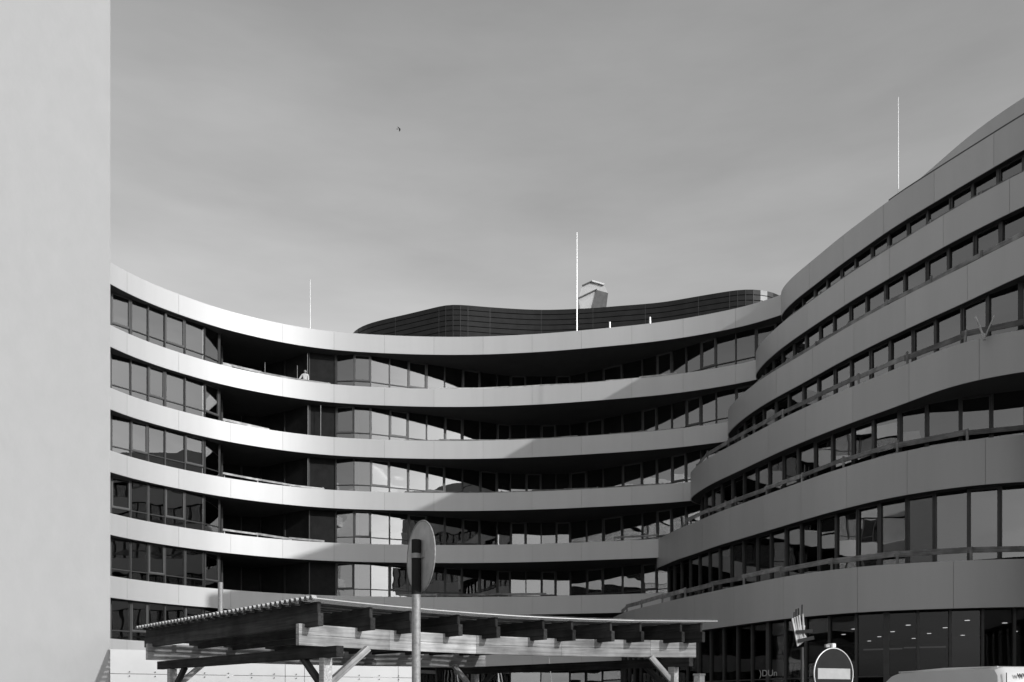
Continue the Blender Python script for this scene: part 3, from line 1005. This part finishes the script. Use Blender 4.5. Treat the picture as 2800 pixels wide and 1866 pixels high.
# ------------------------------------------------------------------ white van at the lower right
rc = pd(2737, 14.3)          # top left corner of the rear
vdir = (pd(2450, 17.1) - pd(2737, 14.3)).normalized()     # towards the front
vright = Vector((vdir.y, -vdir.x))
van = thing('white_van', 'white van seen from behind with web address on its sunlit rear', 'van', (rc.x + vright.x * .9, rc.y + vright.y * .9, 0))
H = EYE + .6
prof = [(0.0, .45), (-.02, 1.2), (.03, H - .12), (.10, H - .02), (.3, H), (1.6, H + .02), (2.75, H - .01), (3.0, H - .06), (3.25, H - .2), (3.6, H - .5), (3.95, H - .8), (4.6, H - .98), (4.8, H - 1.15), (4.85, .45)]
def vpt(l, w, z): 
    p = rc + vdir * l + vright * w
    return (p.x, p.y, z)
W = 1.85
v = []; f = []
secs = [(0.0, .02, .0), (0.06, -.02 + .02, .03), (.14, 0, .05), (W - .14, 0, .05), (W - .06, 0, .03), (W, 0, .0)]
n = len(prof)
for (w, _, dz) in secs:
    for (l, z) in prof:
        inset = .05 - dz
        v.append(vpt(l if 0.2 < l < 4.5 else l + (inset if l <= .2 else -inset), w, z - (inset if z > 1.0 else 0)))
for s_ in range(len(secs) - 1):
    for i in range(n - 1):
        f.append((s_ * n + i, s_ * n + i + 1, (s_ + 1) * n + i + 1, (s_ + 1) * n + i))
f.append(tuple(range(n))[::-1]); f.append(tuple((len(secs) - 1) * n + i for i in range(n)))
bmv = mesh_from(v, f, 'body', smooth=True, angle=35)
obj('body', bmv, M['van'], van)
for w in (-.004, W - .002):
    o = obj('cab_window', mesh_from([vpt(2.5, w, H - .75), vpt(3.5, w, H - .75), vpt(3.2, w, H - .3), vpt(2.5, w, H - .3), vpt(2.5, w + .006, H - .75), vpt(3.5, w + .006, H - .75), vpt(3.2, w + .006, H - .3), vpt(2.5, w + .006, H - .3)],
        [(0, 1, 2, 3), (7, 6, 5, 4), (0, 4, 5, 1), (1, 5, 6, 2), (2, 6, 7, 3), (3, 7, 4, 0)], 'cab_window'), M['sign_dark'], van)
for l in (.85, 3.85):
    for w in (.02, W - .24):
        p = rc + vdir * l + vright * w
        me = cyl_mesh(.33, .33, .22, 24, 'wheel'); me.materials.append(M['rubber'])
        o = bpy.data.objects.new('wheel', me); o.rotation_euler = Vector((vright.x, vright.y, 0)).to_track_quat('Z', 'Y').to_euler(); o.location = (p.x, p.y, .33)
        link(o, van)
        rm = cyl_mesh(.2, .2, .23, 16, 'rim'); rm.materials.append(M['galv'])
        r2 = bpy.data.objects.new('rim', rm); r2.location = (0, 0, 0); COL.objects.link(r2); r2.parent = o
beam('rear_pillar_seal', vpt(-.012, .1, 1.0), vpt(-.005, .1, H - .12), .012, .012, 'rubber', van)
beam('rear_door_gap', vpt(-.016, W / 2, .5), vpt(-.012, W / 2, H - .2), .012, .012, 'rubber', van)
beam('roof_gutter', vpt(.12, .04, H - .015), vpt(2.8, .04, H - .02), .03, .02, 'van', van)
beam('rear_bumper', vpt(-.06, .05, .42), vpt(-.06, W - .05, .42), .12, .2, 'rubber', van)
tx = text_obj('lettering', 'www.ko', .15, 'sign_dark', van, vpt(-.03, .28, H - .2), (R(90), 0, math.atan2(vright.y, vright.x)))

# ------------------------------------------------------------------ worker on the top left terrace
def skin_body(name, joints, edges, radii, mat, parent, root=0, sub=2):
    me = bpy.data.meshes.new(name)
    me.from_pydata([tuple(j) for j in joints], edges, [])
    o = bpy.data.objects.new(name, me)
    COL.objects.link(o)
    sk = o.modifiers.new('skin', 'SKIN'); sk.use_smooth_shade = True
    for i, rr in enumerate(radii): me.skin_vertices[0].data[i].radius = (rr, rr)
    me.skin_vertices[0].data[root].use_root = True
    ss = o.modifiers.new('sub', 'SUBSURF'); ss.levels = sub; ss.render_levels = sub
    dg = bpy.context.evaluated_depsgraph_get()
    m2 = bpy.data.meshes.new_from_object(o.evaluated_get(dg))
    m2.materials.clear(); m2.materials.append(M[mat])
    bpy.data.objects.remove(o)
    for p in m2.polygons: p.use_smooth = True
    n = bpy.data.objects.new(name, m2)
    return n
wp = pd(834, 58.35)
fz = EYE + ZL[1] - .69
per = thing('person', 'person in pale workwear standing at the rail of the top left loggia', 'person', (wp.x, wp.y, fz))
J = [(0, 0, .95), (0, 0, 1.15), (0, 0, 1.38), (0, -.01, 1.5),
     (-.19, 0, 1.40), (-.33, -.05, 1.16), (-.46, -.12, .98), (.19, 0, 1.40), (.24, -.02, 1.12), (.22, -.1, .90),
     (-.1, 0, .9), (-.12, -.02, .5), (-.12, .02, .08), (-.12, -.12, .03), (.1, 0, .9), (.11, -.02, .5), (.11, .02, .08), (.11, -.12, .03)]
E = [(0, 1), (1, 2), (2, 3), (2, 4), (4, 5), (5, 6), (2, 7), (7, 8), (8, 9), (0, 10), (10, 11), (11, 12), (12, 13), (0, 14), (14, 15), (15, 16), (16, 17)]
RD = [.14, .14, .15, .06, .075, .055, .042, .075, .055, .042, .09, .07, .05, .045, .09, .07, .05, .045]
ob = skin_body('body', J, E, RD, 'shirt', per)
link(ob, per); ob.location = (0, 0, 0)
def head_mesh():
    bm = bmesh.new()
    bmesh.ops.create_uvsphere(bm, u_segments=20, v_segments=14, radius=.1)
    for q in bm.verts:
        q.co.z *= 1.25
        if q.co.y < -.06 and abs(q.co.x) < .03 and abs(q.co.z) < .035: q.co.y -= .025
    me = bpy.data.meshes.new('head'); bm.to_mesh(me); bm.free()
    for p in me.polygons: p.use_smooth = True
    return me
ho = obj('head', head_mesh(), M['skin'], None); COL.objects.unlink(ho); ho.location = (wp.x + .02, wp.y - .02, fz + 1.63); link(ho, per)
bm = bmesh.new(); bmesh.ops.create_uvsphere(bm, u_segments=16, v_segments=10, radius=.108)
bmesh.ops.delete(bm, geom=[q for q in bm.verts if q.co.z < .0 and q.co.y < .03], context='VERTS')
me = bpy.data.meshes.new('hair'); bm.to_mesh(me); bm.free()
hr = obj('hair', me, M['hair'], None); COL.objects.unlink(hr); hr.location = (wp.x + .02, wp.y - .005, fz + 1.66); link(hr, per)
for sx in (-1, 1):
    base = Vector((wp.x + (-.46 if sx < 0 else .22), wp.y - .12, fz + (.98 if sx < 0 else .9)))
    JJ = [(0, 0, 0), (0, -.03, -.06)] ; EE = [(0, 1)]; RR = [.03, .034]
    for k in range(4):
        JJ += [(-.028 + k * .018, -.05, -.10), (-.03 + k * .019, -.05, -.14 - .012 * (k in (1, 2)))]
        EE += [(1, 2 + 2 * k), (2 + 2 * k, 3 + 2 * k)]; RR += [.009, .008]
    JJ += [(.045, -.06, -.08)]; EE += [(1, len(JJ) - 1)]; RR += [.01]
    hh = skin_body('hand', JJ, EE, RR, 'skin', per, sub=1)
    hh.location = base; link(hh, per)
# thin props and a sack on the same terrace
for (x, y0, y1, dd, lab) in ((841, 965, 1046, 58.3, 'thin upright rail pole right beside the standing worker'), (813, 1000, 1040, 58.3, 'thin dim upright pole left of the standing worker'), (724.5, 992, 1020, 57.2, 'short upright rod on the left loggia rail, away from the worker')):
    a = pt3(x, y1, dd)
    b = pt3(x, y0, dd)
    tag(obj('prop_pole', cyl_mesh(.018, .018, b.z - a.z + .7, 8, 'prop_pole'), M['galv'], None, (a.x, a.y, a.z - .7)), lab, 'pole', 'thin poles on the top left terrace')
for (k, x) in ((2, 842), (2, 877), (3, 842)):
    p = pd(x, 58.3); z0 = EYE + ZL[k] - .69
    me = cyl_mesh(.022, .022, 2.9, 8, 'prop_pole')
    tag(obj('prop_pole', me, M['galv'], None, (p.x, p.y, z0)), {(2, 842): 'thin steel prop in the second left loggia from the top, left one of two', (2, 877): 'thin bright steel prop in the second left loggia from the top, right one of two', (3, 842): 'single thin steel prop in the third left loggia from the top'}[(k, x)], 'pole', 'steel props in the left loggias')
sk_ = pz(617, 994, ZL[1]) 
bm = bmesh.new(); bmesh.ops.create_icosphere(bm, subdivisions=3, radius=.3)
rn = random.Random(3)
for q in bm.verts:
    q.co = Vector((q.co.x * 1.25, q.co.y * .7, q.co.z * .55)) * rn.uniform(.93, 1.07)
me = bpy.data.meshes.new('sack'); bm.to_mesh(me); bm.free()
for p in me.polygons: p.use_smooth = True
pk = sub_path(inL, 608, 625)[0]
tag(obj('sack', me, M['sack'], None, (pk.x + .1, pk.y, EYE + ZL[1] + .08)), 'pale crumpled sack lying on the parapet of the top left loggia', 'sack')

# crossed planks leaning behind the rail of a right terrace
dv = 33.45
vb_ = pt3(2692, 922, dv)
xp = thing('crossed_planks', 'two pale planks leaning in a V behind the rail at the right edge', 'planks', (vb_.x, vb_.y, vb_.z - .3))
beam('plank', pt3(2667, 866, dv + .1), pt3(2694, 930, dv), .03, .09, 'wood_pale', xp, up=Vector((0, 1, 0)))
beam('plank', pt3(2718, 864, dv + .1), pt3(2690, 930, dv - .05), .03, .09, 'wood_pale', xp, up=Vector((0, 1, 0)))

# ------------------------------------------------------------------ bird
bq = pt3(1092.5, 353, 55)
bird = thing('bird', 'small dark bird flying in the open sky', 'bird', (bq.x, bq.y, bq.z))
bm = bmesh.new(); bmesh.ops.create_uvsphere(bm, u_segments=12, v_segments=8, radius=.034)
for q in bm.verts: q.co = Vector((q.co.x * 1.9, q.co.y, q.co.z * .9))
me = bpy.data.meshes.new('body'); bm.to_mesh(me); bm.free()
obj('body', me, M['bird'], bird, (bq.x, bq.y, bq.z))
def wing(pts):
    n = len(pts); v = [Vector(p) for p in pts] + [Vector(p) + Vector((0, .012, .004)) for p in pts]
    f = [tuple(range(n)), tuple(range(2 * n - 1, n - 1, -1))] + [(i, n + i, n + (i + 1) % n, (i + 1) % n) for i in range(n)]
    return mesh_from(v, f, 'wing')
obj('wing', wing([(.05, -.02, 0), (-.03, -.03, .0), (-.14, -.1, .07), (-.07, -.08, .08)]), M['bird'], bird, (bq.x, bq.y, bq.z))
obj('wing', wing([(.06, .02, 0), (-.03, .03, -.01), (-.05, .1, -.11), (.03, .08, -.07)]), M['bird'], bird, (bq.x, bq.y, bq.z))
obj('tail', wing([(-.1, -.02, .0), (-.1, .02, 0), (-.19, .04, -.01), (-.19, -.04, -.01)]), M['bird'], bird, (bq.x, bq.y, bq.z))
